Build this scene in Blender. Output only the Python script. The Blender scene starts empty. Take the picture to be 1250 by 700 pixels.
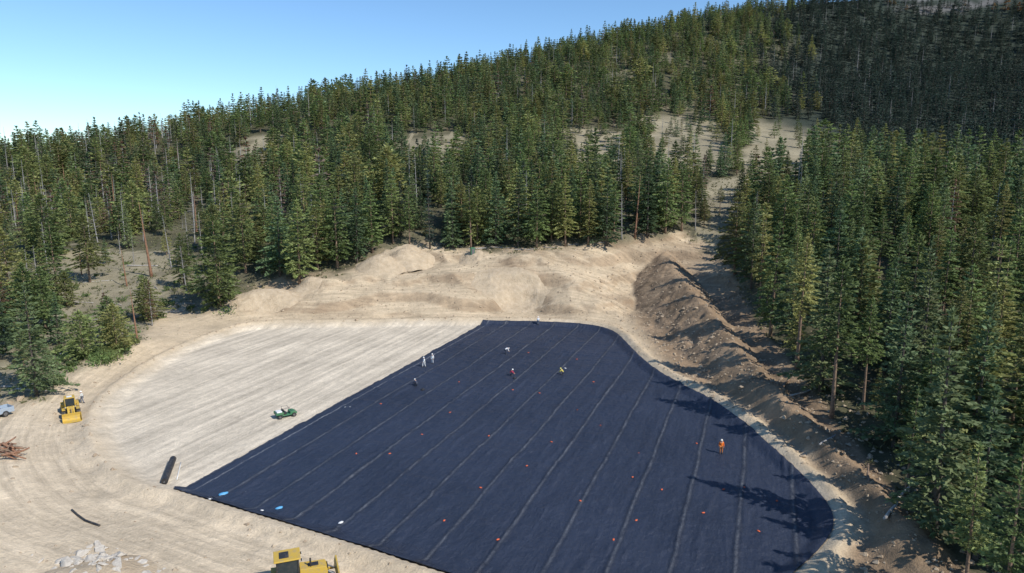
import bpy, math, random
import numpy as np
from mathutils import Vector, Matrix, Euler
random.seed(7); np.random.seed(7)
scene=bpy.context.scene
COL=scene.collection
EL=math.radians(44);AZx,AZy=.80,-.60
# ---------------------------------------------------------------- camera geometry
FP=845.0; PITCH=math.radians(10.0); CH=35.0
cp,sp=math.cos(PITCH),math.sin(PITCH)
def W(px,py,t):
    yy=(350-py)/FP
    return ((px-625)/FP*t,(sp*yy+cp)*t,CH+(yy*cp-sp)*t)
def G(px,py,z=0.0):
    yy=(350-py)/FP
    t=(z-CH)/(yy*cp-sp)
    return W(px,py,t)
def proj(x,y,z):
    t=y*cp-(z-CH)*sp
    t=np.where(np.abs(t)<1e-3,1e-3,t)
    up=y*sp+(z-CH)*cp
    return 625+FP*x/t,350-FP*up/t,t
def sstep(a,b,x):
    t=np.clip((x-a)/(b-a),0,1); return t*t*(3-2*t)
# ---------------------------------------------------------------- noise
def _h(i,j,s):
    n=(i.astype(np.int64)*374761393+j.astype(np.int64)*668265263+s*974634777)&0xffffffff
    n=((n^(n>>13))*1274126177)&0xffffffff
    n=(n^(n>>16))&0xffffffff
    return n/4294967295.0
def vnoise(x,y,s=0):
    xi=np.floor(x);yi=np.floor(y);fx=x-xi;fy=y-yi
    fx=fx*fx*(3-2*fx);fy=fy*fy*(3-2*fy)
    a=_h(xi,yi,s);b=_h(xi+1,yi,s);c=_h(xi,yi+1,s);d=_h(xi+1,yi+1,s)
    return (a*(1-fx)+b*fx)*(1-fy)+(c*(1-fx)+d*fx)*fy
def fbm(x,y,s=0,o=4):
    r=0;a=0.5;tot=0
    for k in range(o):
        r=r+a*(vnoise(x*2**k,y*2**k,s+k*17)-0.5);tot+=a;a*=0.5
    return r/tot*2
# ---------------------------------------------------------------- pond outline
def chaikin(P,n=2):
    for _ in range(n):
        Q=[P[0]]
        for a,b in zip(P[:-1],P[1:]):
            Q.append((a[0]*.75+b[0]*.25,a[1]*.75+b[1]*.25));Q.append((a[0]*.25+b[0]*.75,a[1]*.25+b[1]*.75))
        Q.append(P[-1]);P=Q
    return P
def g2(px,py,z=0.2):
    a=G(px,py,z);return (a[0],a[1])
chainR=[g2(212,602),g2(330,638),g2(430,668),g2(530,702),(6,48.5),(18,48.5),g2(985,692),g2(1008,668),g2(1019,645),g2(1012,622),g2(985,590),g2(945,553),g2(905,517),g2(870,492),g2(830,472),g2(800,455),g2(778,436),g2(762,418),g2(748,405),g2(715,398),g2(655,395),g2(590,394)]
chainL=[g2(590,394),g2(500,396),g2(400,397),g2(300,399),g2(255,415),g2(205,437),g2(160,468),g2(130,495),g2(119,525),g2(130,555),g2(160,585),g2(195,600),g2(212,602)]
cR=chaikin(chainR);cL=chaikin(chainL)
PAD=np.array(cR[:-1]+cL[:-1]); LIN=np.array(cR)
def inside(poly,x,y):
    c=np.zeros(np.shape(x),bool);n=len(poly)
    for i in range(n):
        x1,y1=poly[i];x2,y2=poly[(i+1)%n]
        if y1==y2: continue
        k=((y1>y)!=(y2>y))&(x<(x2-x1)*(y-y1)/(y2-y1)+x1)
        c^=k
    return c
def polydist(P,x,y,closed=True,vals=None):
    d=np.full(x.shape,1e9);vv=np.zeros(x.shape);n=len(P)
    for i in range(n if closed else n-1):
        x1,y1=P[i][:2];x2,y2=P[(i+1)%n][:2]
        L=(x2-x1)**2+(y2-y1)**2+1e-9
        t=np.clip(((x-x1)*(x2-x1)+(y-y1)*(y2-y1))/L,0,1)
        dd=np.hypot(x-x1-t*(x2-x1),y-y1-t*(y2-y1))
        m=dd<d;d=np.where(m,dd,d)
        if vals is not None: vv=np.where(m,vals[i]+t*(vals[(i+1)%n]-vals[i]),vv)
    return (d,vv) if vals is not None else d
def sdist(P,x,y):
    d=polydist(P,x,y);return np.where(inside(P,x,y),-d,d)
# ---------------------------------------------------------------- terrain control points
C=[]
for a in [(640,300,190),(500,303,188),(420,330,176),(330,362,166),(240,378,160),(560,302,190),(700,300,190),(760,292,192),
          (100,330,200),(0,300,230),(-150,300,230),(200,320,205),(200,250,300),(200,215,370),(200,170,450),
          (0,262,300),(0,200,400),(100,186,425),(-200,215,420),
          (400,300,195),(400,240,260),(400,180,380),(400,127,500),(300,146,475),(300,220,330),
          (625,220,270),(625,150,400),(625,80,600),(520,104,550),(520,200,320),
          (870,288,196),(870,240,235),(870,180,330),(870,100,520),(870,24,720),(760,48,660),(760,130,450),(760,215,280),
          (1050,300,150),(1050,240,200),(1050,190,330),(1050,100,560),(1050,0,760),(1000,140,430),
          (1250,550,78),(1250,400,120),(1250,300,170),(1250,200,300),(1250,100,500),(1250,0,700),(1500,300,170),(1500,100,500)]:
    C.append(W(*a))
for a in [(640,372,1.5),(640,350,5),(640,325,10),(500,384,.8),(500,368,3),(500,345,6.5),(500,322,9),(400,386,1.),(400,374,2.5),(400,355,5.5),
          (300,386,1.4),(300,370,3.8),(760,372,2),(770,345,5),(770,315,10),(700,350,6),(560,360,4.5),
          (200,418,2.2),(150,437,2.8),(110,464,2.2),(45,480,1.4),(0,490,1.2),(60,540,1.),(0,600,1.6),(100,650,1.1),(0,690,2.2),(300,690,1.),(200,650,1.),(-200,500,2),(-200,620,3),
          (830,400,1.5),(800,400,1.0),(870,450,1.2),(930,510,1.5),(1010,590,1.2),(1060,660,1.2)]:
    C.append(G(*a))
C+= [(0,20,1),(30,30,1.5),(60,20,4),(80,60,7),(-60,20,1.5),(-150,50,4),(-300,100,8),(-420,260,14),(130,40,12),(250,100,30),(400,150,70),(-400,500,30),(-300,700,15),(0,900,60),(200,1000,150),(-150,750,45),(600,900,330),(600,500,210),(60,130,7.5),(60,160,11),(50,100,5)]
C=np.array(C)
def tps_fit(C,lam=1e-3):
    X=C[:,:2]/100.;n=len(C)
    r=np.hypot(X[:,None,0]-X[None,:,0],X[:,None,1]-X[None,:,1])+1e-9
    K=r*r*np.log(r)+np.eye(n)*lam
    P=np.hstack([np.ones((n,1)),X])
    A=np.zeros((n+3,n+3));A[:n,:n]=K;A[:n,n:]=P;A[n:,:n]=P.T
    return X,np.linalg.solve(A,np.concatenate([C[:,2],[0,0,0]]))
TX,TW=tps_fit(C)
def tps(x,y):
    x=x/100.;y=y/100.;n=len(TX)
    z=TW[n]+TW[n+1]*x+TW[n+2]*y
    for i in range(n):
        r2=(x-TX[i,0])**2+(y-TX[i,1])**2+1e-12
        z=z+TW[i]*0.5*r2*np.log(r2)
    return z
crest=[G(808,300,12.5),G(822,325,10.0),G(846,352,7.6),G(876,392,5.6),G(912,436,4.6),G(957,484,4.0),G(1003,534,3.6),G(1062,590,3.3),G(1130,655,3.0)]
crestz=[c[2] for c in crest]
TREE_EDGE=np.array([(-400,470),(0,492),(60,487),(80,455),(150,432),(185,402),(210,372),(240,382),(290,372),(340,338),(420,335),(440,325),(520,302),(560,307),(640,306),(700,302),(760,294),(830,286),(870,308),(890,335),(925,395),(960,437),(1000,490),(1050,552),(1110,618),(1180,702),(1250,795),(1500,1100)],float)
def edge_py(px): return np.interp(px,TREE_EDGE[:,0],TREE_EDGE[:,1])
def ground(x,y,full=False):
    x=np.asarray(x,float);y=np.asarray(y,float)
    z=tps(x,y)
    r=np.hypot(x,y)
    z=z*(1-sstep(850,1600,r))+10*sstep(850,1600,r)
    b=sstep(35,-40,y)*sstep(400,40,np.abs(x)); z=z*(1-b)+1.0*b
    z=z*(1-sstep(0,-200,y))+2*sstep(0,-200,y)
    far=sstep(170,330,r)
    z=z+far*(fbm(x/70,y/70,3)*3.0+fbm(x/18,y/18,5)*0.8)
    sd=sdist(PAD,x,y)
    near=sstep(3,10,sd)*(1-far)
    bank=sstep(150,158,y)*(1-sstep(198,215,y))
    road=sstep(-2,-14,x)*sstep(135,115,y)*sstep(22,14,sd)
    z=z+near*(1-.75*road)*(fbm(x/9,y/9,11)*0.3+fbm(x/2.2,y/2.2,12)*0.14)
    rid=1-np.abs(fbm(x/12+y/20,y/14,21,3))*2
    z=z+near*bank*(rid*0.7-0.3+fbm(x/3,y/3,23)*0.3)
    zz=z+fbm(x/26,y/20,25)*2.2
    q=zz/3.8; z=np.where(bank>0,z*(1-.36*bank)+.36*bank*(z-zz+3.8*(np.floor(q)+sstep(.55,1,q-np.floor(q)))),z)
    w=sstep(2.5,9,sd)
    f=0.7*sstep(-1.8,0,sd)
    wob=sstep(0,2,sd)*(fbm(x/3,y/3,41)*.25+fbm(x/1.1,y/1.1,43)*.12)
    flo=np.where(sd<0,fbm(x/14,y/14,51)*.06,0)
    inl=inside(LIN,x,y)
    zl=f+wob+flo-np.where(inl,.16,0)
    z=zl*(1-w)+z*w
    z=z+.5*np.exp(-((sd-1.3)/.8)**2)*sstep(.0,.6,sd)
    d,zc=polydist(crest,x,y,False,crestz)
    n1=fbm(x/8,y/8,31)*.55+fbm(x/1.9,y/1.9,33)*.45+fbm(x/.9,y/.9,35)*.28
    nearr=sstep(118,92,y)
    ridge=zc-(.66-.12*nearr)*np.sqrt(d*d+.8)+n1*(.95-.25*nearr)
    kz=np.clip((ridge-z)/1.4+.5,0,1)*sstep(2.2,5.5,sd)
    z=z*(1-kz)+ridge*kz
    rr=sstep(2.5,5,sd)*sstep(24,29,x)*sstep(175,150,y)*sstep(60,46,x)
    z=z+rr*(fbm(x/1.8,y/1.8,37)*.4+fbm(x/.9,y/.9,38)*.22)
    if full: return z,sd,inl,kz,d
    return z
def gz(x,y): return float(ground(np.array([x]),np.array([y]))[0])
TT=np.concatenate([np.arange(45,260,.5),np.arange(260,900,2.)])
def hit(px,py):
    yy=(350-py)/FP
    X=(px-625)/FP*TT;Y=(sp*yy+cp)*TT;Z=CH+(yy*cp-sp)*TT
    g=ground(X,Y);k=np.where(Z<g)[0]
    i=k[0] if len(k) else len(TT)-1
    return X[i],Y[i],float(g[i]),TT[i]
def shadezone(px,py,x,y):  # mask of the upper right hillside whose shade is painted by darker colours
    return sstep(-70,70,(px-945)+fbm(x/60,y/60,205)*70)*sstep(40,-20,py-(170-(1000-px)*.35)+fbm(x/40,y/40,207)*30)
# ---------------------------------------------------------------- material helpers
def newmat(name):
    m=bpy.data.materials.new(name);m.use_nodes=True;nt=m.node_tree
    bs=nt.nodes['Principled BSDF'];return m,nt,bs
class NT:
    def __init__(s,nt): s.nt=nt
    def n(s,t,**k):
        a=s.nt.nodes.new(t)
        for kk,v in k.items(): setattr(a,kk,v)
        return a
    def l(s,a,b): s.nt.links.new(a,b)
    def val(s,inp,v):
        if hasattr(v,'node'): s.l(v,inp)
        else: inp.default_value=v
    def math(s,op,a,b=0.0,c=None):
        m=s.n('ShaderNodeMath',operation=op);s.val(m.inputs[0],a);s.val(m.inputs[1],b)
        if c is not None: s.val(m.inputs[2],c)
        return m.outputs[0]
    def mix(s,f,a,b,bt='MIX'):
        m=s.n('ShaderNodeMix',data_type='RGBA',blend_type=bt)
        s.val(m.inputs[0],f);s.val(m.inputs[6],a if hasattr(a,'node') else (*a,1));s.val(m.inputs[7],b if hasattr(b,'node') else (*b,1))
        return m.outputs[2]
    def noise(s,vec,scale,detail=4,rough=.55):
        m=s.n('ShaderNodeTexNoise');m.inputs['Scale'].default_value=scale;m.inputs['Detail'].default_value=detail;m.inputs['Roughness'].default_value=rough
        if vec is not None: s.l(vec,m.inputs['Vector'])
        return m.outputs['Fac']
    def ramp(s,f,a,b):
        m=s.n('ShaderNodeMapRange');s.l(f,m.inputs[0]);m.inputs[1].default_value=a;m.inputs[2].default_value=b;return m.outputs[0]
    def attr(s,name): return s.n('ShaderNodeAttribute',attribute_name=name)
    def comb(s,x,y,z):
        m=s.n('ShaderNodeCombineXYZ');s.val(m.inputs[0],x);s.val(m.inputs[1],y);s.val(m.inputs[2],z);return m.outputs[0]
    def bump(s,h,st,dist,bs):
        m=s.n('ShaderNodeBump');m.inputs['Strength'].default_value=st;m.inputs['Distance'].default_value=dist;s.l(h,m.inputs['Height']);s.l(m.outputs[0],bs.inputs['Normal'])
def paint(name,col,rough=.5,metal=0,dirt=(.3,.24,.17),dirtamt=.35,scale=2.5,spec=.5):
    m,nt,bs=newmat(name);N=NT(nt)
    tc=N.n('ShaderNodeTexCoord').outputs['Object']
    f=N.noise(tc,scale,5,.65);f=N.ramp(f,.48,.75);f=N.math('MULTIPLY',f,dirtamt)
    N.l(N.mix(f,col,dirt),bs.inputs['Base Color'])
    bs.inputs['Roughness'].default_value=rough;bs.inputs['Metallic'].default_value=metal
    bs.inputs['Specular IOR Level'].default_value=spec
    return m
M_yel=paint('machine_yellow',(.52,.34,.05),.55,dirtamt=.8)
M_blk=paint('black_steel',(.02,.02,.022),.55)
M_gry=paint('grey_steel',(.16,.16,.16),.5,.4)
M_wht=paint('white_paint',(.70,.70,.68),.5,dirtamt=.2)
M_grn=paint('green_paint',(.04,.16,.07),.5)
M_blu=paint('blue_paint',(.30,.36,.42),.4)
M_glass=paint('dark_glass',(.02,.03,.035),.08,dirtamt=.1)
M_rub=paint('tyre_rubber',(.02,.02,.02),.85)
M_lamp=paint('lamp_glass',(.7,.7,.65),.2,dirtamt=.05)
M_skin=paint('skin',(.45,.27,.19),.6,dirtamt=0)
def cloth(name,c): return paint(name,c,.9,dirtamt=.15,spec=.1,scale=6)
# ---------------------------------------------------------------- mesh helpers
def mkmesh(name,V,F,mats=(),smooth=False,mi=None):
    me=bpy.data.meshes.new(name);me.from_pydata([tuple(v) for v in V],[],F)
    for m in mats: me.materials.append(m)
    if smooth: me.polygons.foreach_set('use_smooth',[True]*len(me.polygons))
    if mi is not None and len(mi)==len(me.polygons): me.polygons.foreach_set('material_index',mi)
    me.update();return me
def mkobj(name,me,loc=(0,0,0),parent=None,rz=0):
    o=bpy.data.objects.new(name,me);COL.objects.link(o);o.location=loc;o.rotation_euler=(0,0,rz)
    if parent: o.parent=parent
    return o
def tag(o,label,cat,group=None):
    o['label']=label;o['category']=cat
    if group:o['group']=group
class MB:
    def __init__(s): s.V=[];s.F=[];s.M=[];s.m=0
    def add(s,V,F):
        b=len(s.V);s.V+=[tuple(v) for v in V];s.F+=[tuple(b+i for i in f) for f in F];s.M+=[s.m]*len(F);return s
    def box(s,c,d,rot=(0,0,0),taper=1.0):
        R=Euler(rot).to_matrix();V=[]
        for z in(-.5,.5):
            k=taper if z>0 else 1
            for x,y in((-.5,-.5),(.5,-.5),(.5,.5),(-.5,.5)):
                V.append(R@Vector((x*d[0]*k,y*d[1]*k,z*d[2]))+Vector(c))
        return s.add(V,[(3,2,1,0),(4,5,6,7),(0,1,5,4),(1,2,6,5),(2,3,7,6),(3,0,4,7)])
    def cyl(s,p0,p1,r0,r1=None,n=12):
        r1=r0 if r1 is None else r1
        p0=Vector(p0);p1=Vector(p1);q=(p1-p0).to_track_quat('Z','Y');V=[]
        for p,r in((p0,r0),(p1,r1)):
            for i in range(n):
                a=2*math.pi*i/n;V.append(p+q@Vector((math.cos(a)*r,math.sin(a)*r,0)))
        F=[(i,(i+1)%n,n+(i+1)%n,n+i) for i in range(n)]+[tuple(range(n-1,-1,-1)),tuple(range(n,2*n))]
        return s.add(V,F)
    def prism(s,prof,x0,x1):
        n=len(prof);V=[(x0,y,z) for y,z in prof]+[(x1,y,z) for y,z in prof]
        F=[(i,(i+1)%n,n+(i+1)%n,n+i) for i in range(n)]+[tuple(range(n-1,-1,-1)),tuple(range(n,2*n))]
        return s.add(V,F)
    def tube(s,P,R,n=8):
        V=[];P=[Vector(p) for p in P]
        for i,p in enumerate(P):
            d=(P[min(i+1,len(P)-1)]-P[max(i-1,0)]).normalized();q=d.to_track_quat('Z','Y')
            for k in range(n):
                a=2*math.pi*k/n;V.append(p+q@Vector((math.cos(a)*R[i],math.sin(a)*R[i],0)))
        F=[]
        for i in range(len(P)-1):
            for k in range(n): F.append((i*n+k,i*n+(k+1)%n,(i+1)*n+(k+1)%n,(i+1)*n+k))
        F+= [tuple(range(n-1,-1,-1)),tuple(range((len(P)-1)*n,len(P)*n))]
        return s.add(V,F)
    def obj(s,name,mats,parent=None,loc=(0,0,0),bevel=0.0,smooth=False,rz=0):
        me=mkmesh(name,s.V,s.F,mats,smooth,s.M);o=mkobj(name,me,loc,parent,rz)
        if bevel:
            b=o.modifiers.new('bevel','BEVEL');b.width=bevel;b.segments=2;b.limit_method='ANGLE'
        return o
def empty(name,loc,rz=0,s=1):
    o=bpy.data.objects.new(name,None);o.empty_display_size=.5;COL.objects.link(o);o.location=loc;o.rotation_euler=(0,0,rz);o.scale=(s,s,s);return o
# ================================================================ TERRAIN
def axis(lo,f0,f1,hi,st):
    a=[f0];s=st
    while a[-1]>lo: s*=1.09;a.append(a[-1]-s)
    b=list(np.arange(f0+st,f1,st));s=st
    while b[-1]<hi: s=min(s*1.09,60 if b[-1]>1000 else 9);b.append(b[-1]+s)
    return np.array(a[::-1]+b)
ax=axis(-1800,-82,56,1800,.42);ay=axis(-300,46,200,2200,.42)
GX,GY=np.meshgrid(ax,ay);sh=GX.shape
x=GX.ravel();y=GY.ravel()
z,sd,inl,kz,cd=ground(x,y,True)
ppx,ppy,pt=proj(x,y,z)
nv=len(x)
gy_,gx_=np.gradient(z.reshape(sh),ay,ax);slope=np.hypot(gx_,gy_).ravel()
def gridmesh(name,co,ny,nx):
    me=bpy.data.meshes.new(name)
    me.vertices.add(len(co));me.vertices.foreach_set('co',co.ravel())
    i=np.arange(ny-1)[:,None]*nx+np.arange(nx-1)[None,:]
    quads=np.stack([i,i+1,i+nx+1,i+nx],-1).reshape(-1,4);nf=len(quads)
    me.loops.add(nf*4);me.loops.foreach_set('vertex_index',quads.ravel().astype(np.int32))
    me.polygons.add(nf);me.polygons.foreach_set('loop_start',(np.arange(nf)*4).astype(np.int32));me.polygons.foreach_set('loop_total',np.full(nf,4,np.int32))
    me.polygons.foreach_set('use_smooth',np.ones(nf,bool));me.update(calc_edges=True);return me
me=gridmesh('ground',np.stack([x,y,z],1),*sh)
behind=(pt<25)|(y<30)
eds=ppy-edge_py(ppx)+fbm(x/6,y/6,61)*14
dirt=np.where(behind,1.0,sstep(-10,6,eds*1.0))
dirt=np.maximum(dirt,sstep(6,2,sd))
grassA=fbm(x/40,y/40,71)
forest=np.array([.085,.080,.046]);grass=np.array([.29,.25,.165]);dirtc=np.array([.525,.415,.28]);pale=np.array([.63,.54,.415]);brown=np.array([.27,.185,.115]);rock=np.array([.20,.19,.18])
gw=sstep(-.05,.5,grassA)[:,None]
CL=[[(785,145),(872,143),(885,195),(862,222),(790,212)],[(912,148),(960,149),(1042,160),(1036,200),(965,222),(915,246),(884,276),(876,308),(846,300),(846,262),(862,232),(895,205)],[(690,163),(760,158),(768,206),(692,202)],
    [(500,162),(568,160),(573,203),(500,203)],[(290,166),(338,164),(344,206),(286,206)],[(70,300),(215,300),(225,380),(150,425),(80,445),(66,380)],[(1060,-30),(1240,-30),(1240,16),(1120,20)]]
CLD=[.28,.10,.30,.22,.2,.26,.6]
clear=np.zeros(nv,bool)
for k,c in enumerate(CL): clear|=inside(np.array(c,float),ppx+fbm(x/15,y/15,81)*30,ppy+fbm(x/15,y/15,83)*16)&(pt>60)
cl=clear.astype(float)[:,None]
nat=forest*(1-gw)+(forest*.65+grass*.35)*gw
nat=nat*(1-cl)+grass*(1.0+.35*fbm(x/12,y/12,85)[:,None])*cl
lw=(sstep(350,200,ppx)*sstep(230,190,pt)*(pt>60))[:,None]
lg=grass*(.85+.5*fbm(x/7,y/7,86)[:,None]);nat=nat*(1-lw*.75)+lg*lw*.75
shz=(shadezone(ppx,ppy,x,y)*(pt>200))[:,None];nat=nat*(1-shz)+np.array([.036,.046,.034])*shz  # hillside shade painted into the ground colour
rk=(inside(np.array(CL[6],float),ppx+fbm(x/15,y/15,81)*40,ppy)&(pt>100)).astype(float)[:,None]*sstep(0,.3,fbm(x/20,y/20,88))[:,None]
nat=nat*(1-rk)+rock*rk*.8
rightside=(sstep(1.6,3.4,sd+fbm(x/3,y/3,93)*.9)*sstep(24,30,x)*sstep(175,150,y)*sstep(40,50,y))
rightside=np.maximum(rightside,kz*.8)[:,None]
band=np.clip(sstep(-.2,.3,fbm(x/14,y/8,91))*sstep(4,10,sd)*sstep(150,156,y),0,1)[:,None]
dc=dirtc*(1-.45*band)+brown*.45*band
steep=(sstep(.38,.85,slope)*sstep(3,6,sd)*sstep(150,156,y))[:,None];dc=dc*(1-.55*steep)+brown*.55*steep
nearL=(sstep(130,80,y)*sstep(0,-30,x))[:,None];dc=dc*(1-nearL*.6)+np.array([.61,.50,.36])*nearL*.6
rn=(.85+.5*fbm(x/3,y/3,95))[:,None]
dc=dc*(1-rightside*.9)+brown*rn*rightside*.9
flo=sstep(1.6,-2.2,sd+fbm(x/5,y/5,97)*1.2)[:,None]*(~inl)[:,None]
dc=dc*(1-flo)+pale*flo
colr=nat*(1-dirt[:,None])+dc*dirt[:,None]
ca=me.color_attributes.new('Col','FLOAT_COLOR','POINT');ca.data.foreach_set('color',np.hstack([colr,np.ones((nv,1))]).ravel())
U0=np.array(chainR[0]);U1=np.array(chainR[-1]);ud=(U1-U0)/np.linalg.norm(U1-U0);vd=np.array([ud[1],-ud[0]])
def fattr(me,nm,v):
    a=me.attributes.new(nm,'FLOAT','POINT');a.data.foreach_set('value',np.asarray(v,np.float32))
wroad=sstep(1.5,4,sd)*sstep(26,14,sd)*sstep(-2,-14,x)*sstep(140,120,y)
wroad=np.maximum(wroad,sstep(1,4,sd)*sstep(145,155,y)*dirt)
for nm,v in(('sd',sd),('wfloor',flo[:,0]),('fu',(x-U0[0])*ud[0]+(y-U0[1])*ud[1]),('fv',(x-U0[0])*vd[0]+(y-U0[1])*vd[1]),('wroad',wroad)): fattr(me,nm,v)
m,nt,bs=newmat('ground_soil');N=NT(nt)
pos=N.n('ShaderNodeNewGeometry').outputs['Position']
sx=N.n('ShaderNodeSeparateXYZ');N.l(pos,sx.inputs[0])
base=N.attr('Col').outputs['Color']
n1=N.noise(pos,.12,6,.6);n2=N.noise(pos,.9,6,.7);n3=N.noise(pos,5,4,.7)
v1=N.ramp(n1,.3,.7);v2=N.ramp(n2,.3,.7);v3=N.ramp(n3,.3,.7)
mul=N.math('MULTIPLY_ADD',v1,.28,.82);mul=N.math('MULTIPLY',mul,N.math('MULTIPLY_ADD',v2,.30,.85));mul=N.math('MULTIPLY',mul,N.math('MULTIPLY_ADD',v3,.28,.87))
wf=N.attr('wfloor').outputs['Fac'];wr=N.attr('wroad').outputs['Fac']
fu=N.attr('fu').outputs['Fac'];fv=N.attr('fv').outputs['Fac'];sda=N.attr('sd').outputs['Fac']
st=N.noise(N.comb(N.math('MULTIPLY',fv,.75),N.math('MULTIPLY',fu,.03),0.0),1.0,5,.72)
st=N.ramp(st,.40,.62)
smul=N.math('MULTIPLY_ADD',st,.36,.76)
mul=N.math('MULTIPLY',mul,N.math('ADD',N.math('MULTIPLY',wf,N.math('SUBTRACT',smul,1.0)),1.0))
tr=N.noise(N.comb(N.math('MULTIPLY',sda,.8),N.math('MULTIPLY',sx.outputs[0],.05),N.math('MULTIPLY',sx.outputs[1],.05)),1.3,5,.7)
tr=N.ramp(tr,.36,.62);trm=N.math('MULTIPLY_ADD',tr,.32,.82)
mul=N.math('MULTIPLY',mul,N.math('ADD',N.math('MULTIPLY',wr,N.math('SUBTRACT',trm,1.0)),1.0))
cm=N.n('ShaderNodeVectorMath',operation='SCALE');N.l(base,cm.inputs[0]);N.l(mul,cm.inputs[3])
N.l(cm.outputs[0],bs.inputs['Base Color']);bs.inputs['Roughness'].default_value=.95;bs.inputs['Specular IOR Level'].default_value=.15
hh=N.math('ADD',N.math('MULTIPLY',n2,.5),N.math('MULTIPLY',n3,.20))
hh=N.math('ADD',hh,N.math('MULTIPLY',N.math('MULTIPLY',tr,wr),.14))
N.bump(hh,.8,.6,bs)
me.materials.append(m)
go=mkobj('ground',me);go['kind']='structure'
# ================================================================ LINER
us=(LIN[:,0]-U0[0])*ud[0]+(LIN[:,1]-U0[1])*ud[1];vs=(LIN[:,0]-U0[0])*vd[0]+(LIN[:,1]-U0[1])*vd[1]
ulist=np.linspace(us.min()+.05,us.max()-.05,400);ncol=420
XX=[];YY=[]
for u in ulist:
    cr=[];n=len(us)
    for k in range(n):
        a,b=us[k],us[(k+1)%n]
        if (a>u)!=(b>u): cr.append(vs[k]+(vs[(k+1)%n]-vs[k])*(u-a)/(b-a))
    vv=np.linspace(min(cr),max(cr),ncol)
    XX.append(U0[0]+ud[0]*u+vd[0]*vv);YY.append(U0[1]+ud[1]*u+vd[1]*vv)
XX=np.array(XX).ravel();YY=np.array(YY).ravel()
lu=(XX-U0[0])*ud[0]+(YY-U0[1])*ud[1];lv=(XX-U0[0])*vd[0]+(YY-U0[1])*vd[1]
sv=lv+fbm(lu/14,lv/60,101)*.25+fbm(lu/3.0,lv/10,102)*.09
lsd=sdist(PAD,XX,YY)
SP=5.2
ph=np.abs(((sv/SP+.5)%1)-.5)*SP
zl=0.7*sstep(-1.8,0,lsd)+fbm(XX/14,YY/14,51)*.06+.03
amp=.05+.13*np.clip(fbm(lu/3,np.round(sv/SP)*3.3,103)+.3,0,1)
zl+=amp*np.exp(-(ph/.20)**2)
wr_=np.clip(fbm(lu/5,sv*1.3,107,4),0,1);zl+=.30*wr_*wr_
wr2=np.clip(fbm(lu*1.0,sv/3,109,4)-.05,0,1);zl+=.17*wr2
wr3=1-np.abs(fbm(XX/1.8,YY/1.8,113,3))*2;zl+=.06*np.clip(wr3,0,1)**3
zl+=fbm(XX/1.1,YY/1.1,111)*.035
me=gridmesh('pond_liner',np.stack([XX,YY,zl],1),len(ulist),ncol)
for nm,v in(('sv',sv),('lu',lu),('lv',lv)): fattr(me,nm,v)
m,nt,bs=newmat('black_geomembrane');N=NT(nt)
pos=N.n('ShaderNodeNewGeometry').outputs['Position']
a_sv=N.attr('sv').outputs['Fac'];a_lu=N.attr('lu').outputs['Fac'];a_lv=N.attr('lv').outputs['Fac']
fr=N.math('FRACT',N.math('ADD',N.math('DIVIDE',a_sv,SP),.5));dsm=N.math('MULTIPLY',N.math('ABSOLUTE',N.math('SUBTRACT',fr,.5)),SP)
line=N.math('SUBTRACT',1.0,N.ramp(dsm,.04,.24))
brk=N.ramp(N.noise(N.comb(N.math('MULTIPLY',a_lu,.5),a_sv,0.0),1,6,.85),.36,.68)
line=N.math('MULTIPLY',line,brk)
dk=N.math('MULTIPLY',N.math('SUBTRACT',1.0,N.ramp(dsm,.15,.5)),.5)
big=N.ramp(N.noise(pos,.045,4,.6),.35,.65);mid=N.noise(N.comb(N.math('MULTIPLY',a_lu,.12),N.math('MULTIPLY',a_sv,.9),0.0),1,7,.75)
midr=N.ramp(mid,.42,.70)
crk=N.ramp(N.noise(N.comb(N.math('MULTIPLY',a_lu,.9),N.math('MULTIPLY',a_sv,3.0),0.0),1,6,.8),.50,.72)
fine=N.ramp(N.noise(pos,6,5,.85),.56,.78)
c=N.mix(big,(.0125,.0185,.036),(.021,.029,.053))
c=N.mix(N.math('MULTIPLY',midr,.55),c,(.038,.048,.078))
c=N.mix(N.math('MULTIPLY',crk,.45),c,(.062,.072,.100))
c=N.mix(N.math('MULTIPLY',fine,.36),c,(.12,.128,.15))
c=N.mix(dk,c,(.006,.008,.016))
c=N.mix(N.math('MULTIPLY',line,.60),c,(.19,.20,.22))
el=N.math('SUBTRACT',1.0,N.ramp(N.math('ABSOLUTE',N.math('SUBTRACT',a_lv,1.3)),.05,.16))
c=N.mix(N.math('MULTIPLY',N.math('MULTIPLY',el,brk),.8),c,(.30,.30,.30))
N.l(c,bs.inputs['Base Color']);bs.inputs['Roughness'].default_value=.55;bs.inputs['Specular IOR Level'].default_value=.45
hb=N.math('ADD',N.math('MULTIPLY',mid,.4),N.math('MULTIPLY',N.noise(pos,2.2,5,.7),.4));hb=N.math('ADD',hb,N.math('MULTIPLY',crk,.08));N.bump(hb,.85,.45,bs)
me.materials.append(m);M_mem=m
lo=mkobj('pond_liner',me);tag(lo,'large black geomembrane liner with welded seams on pond floor','liner')
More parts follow.
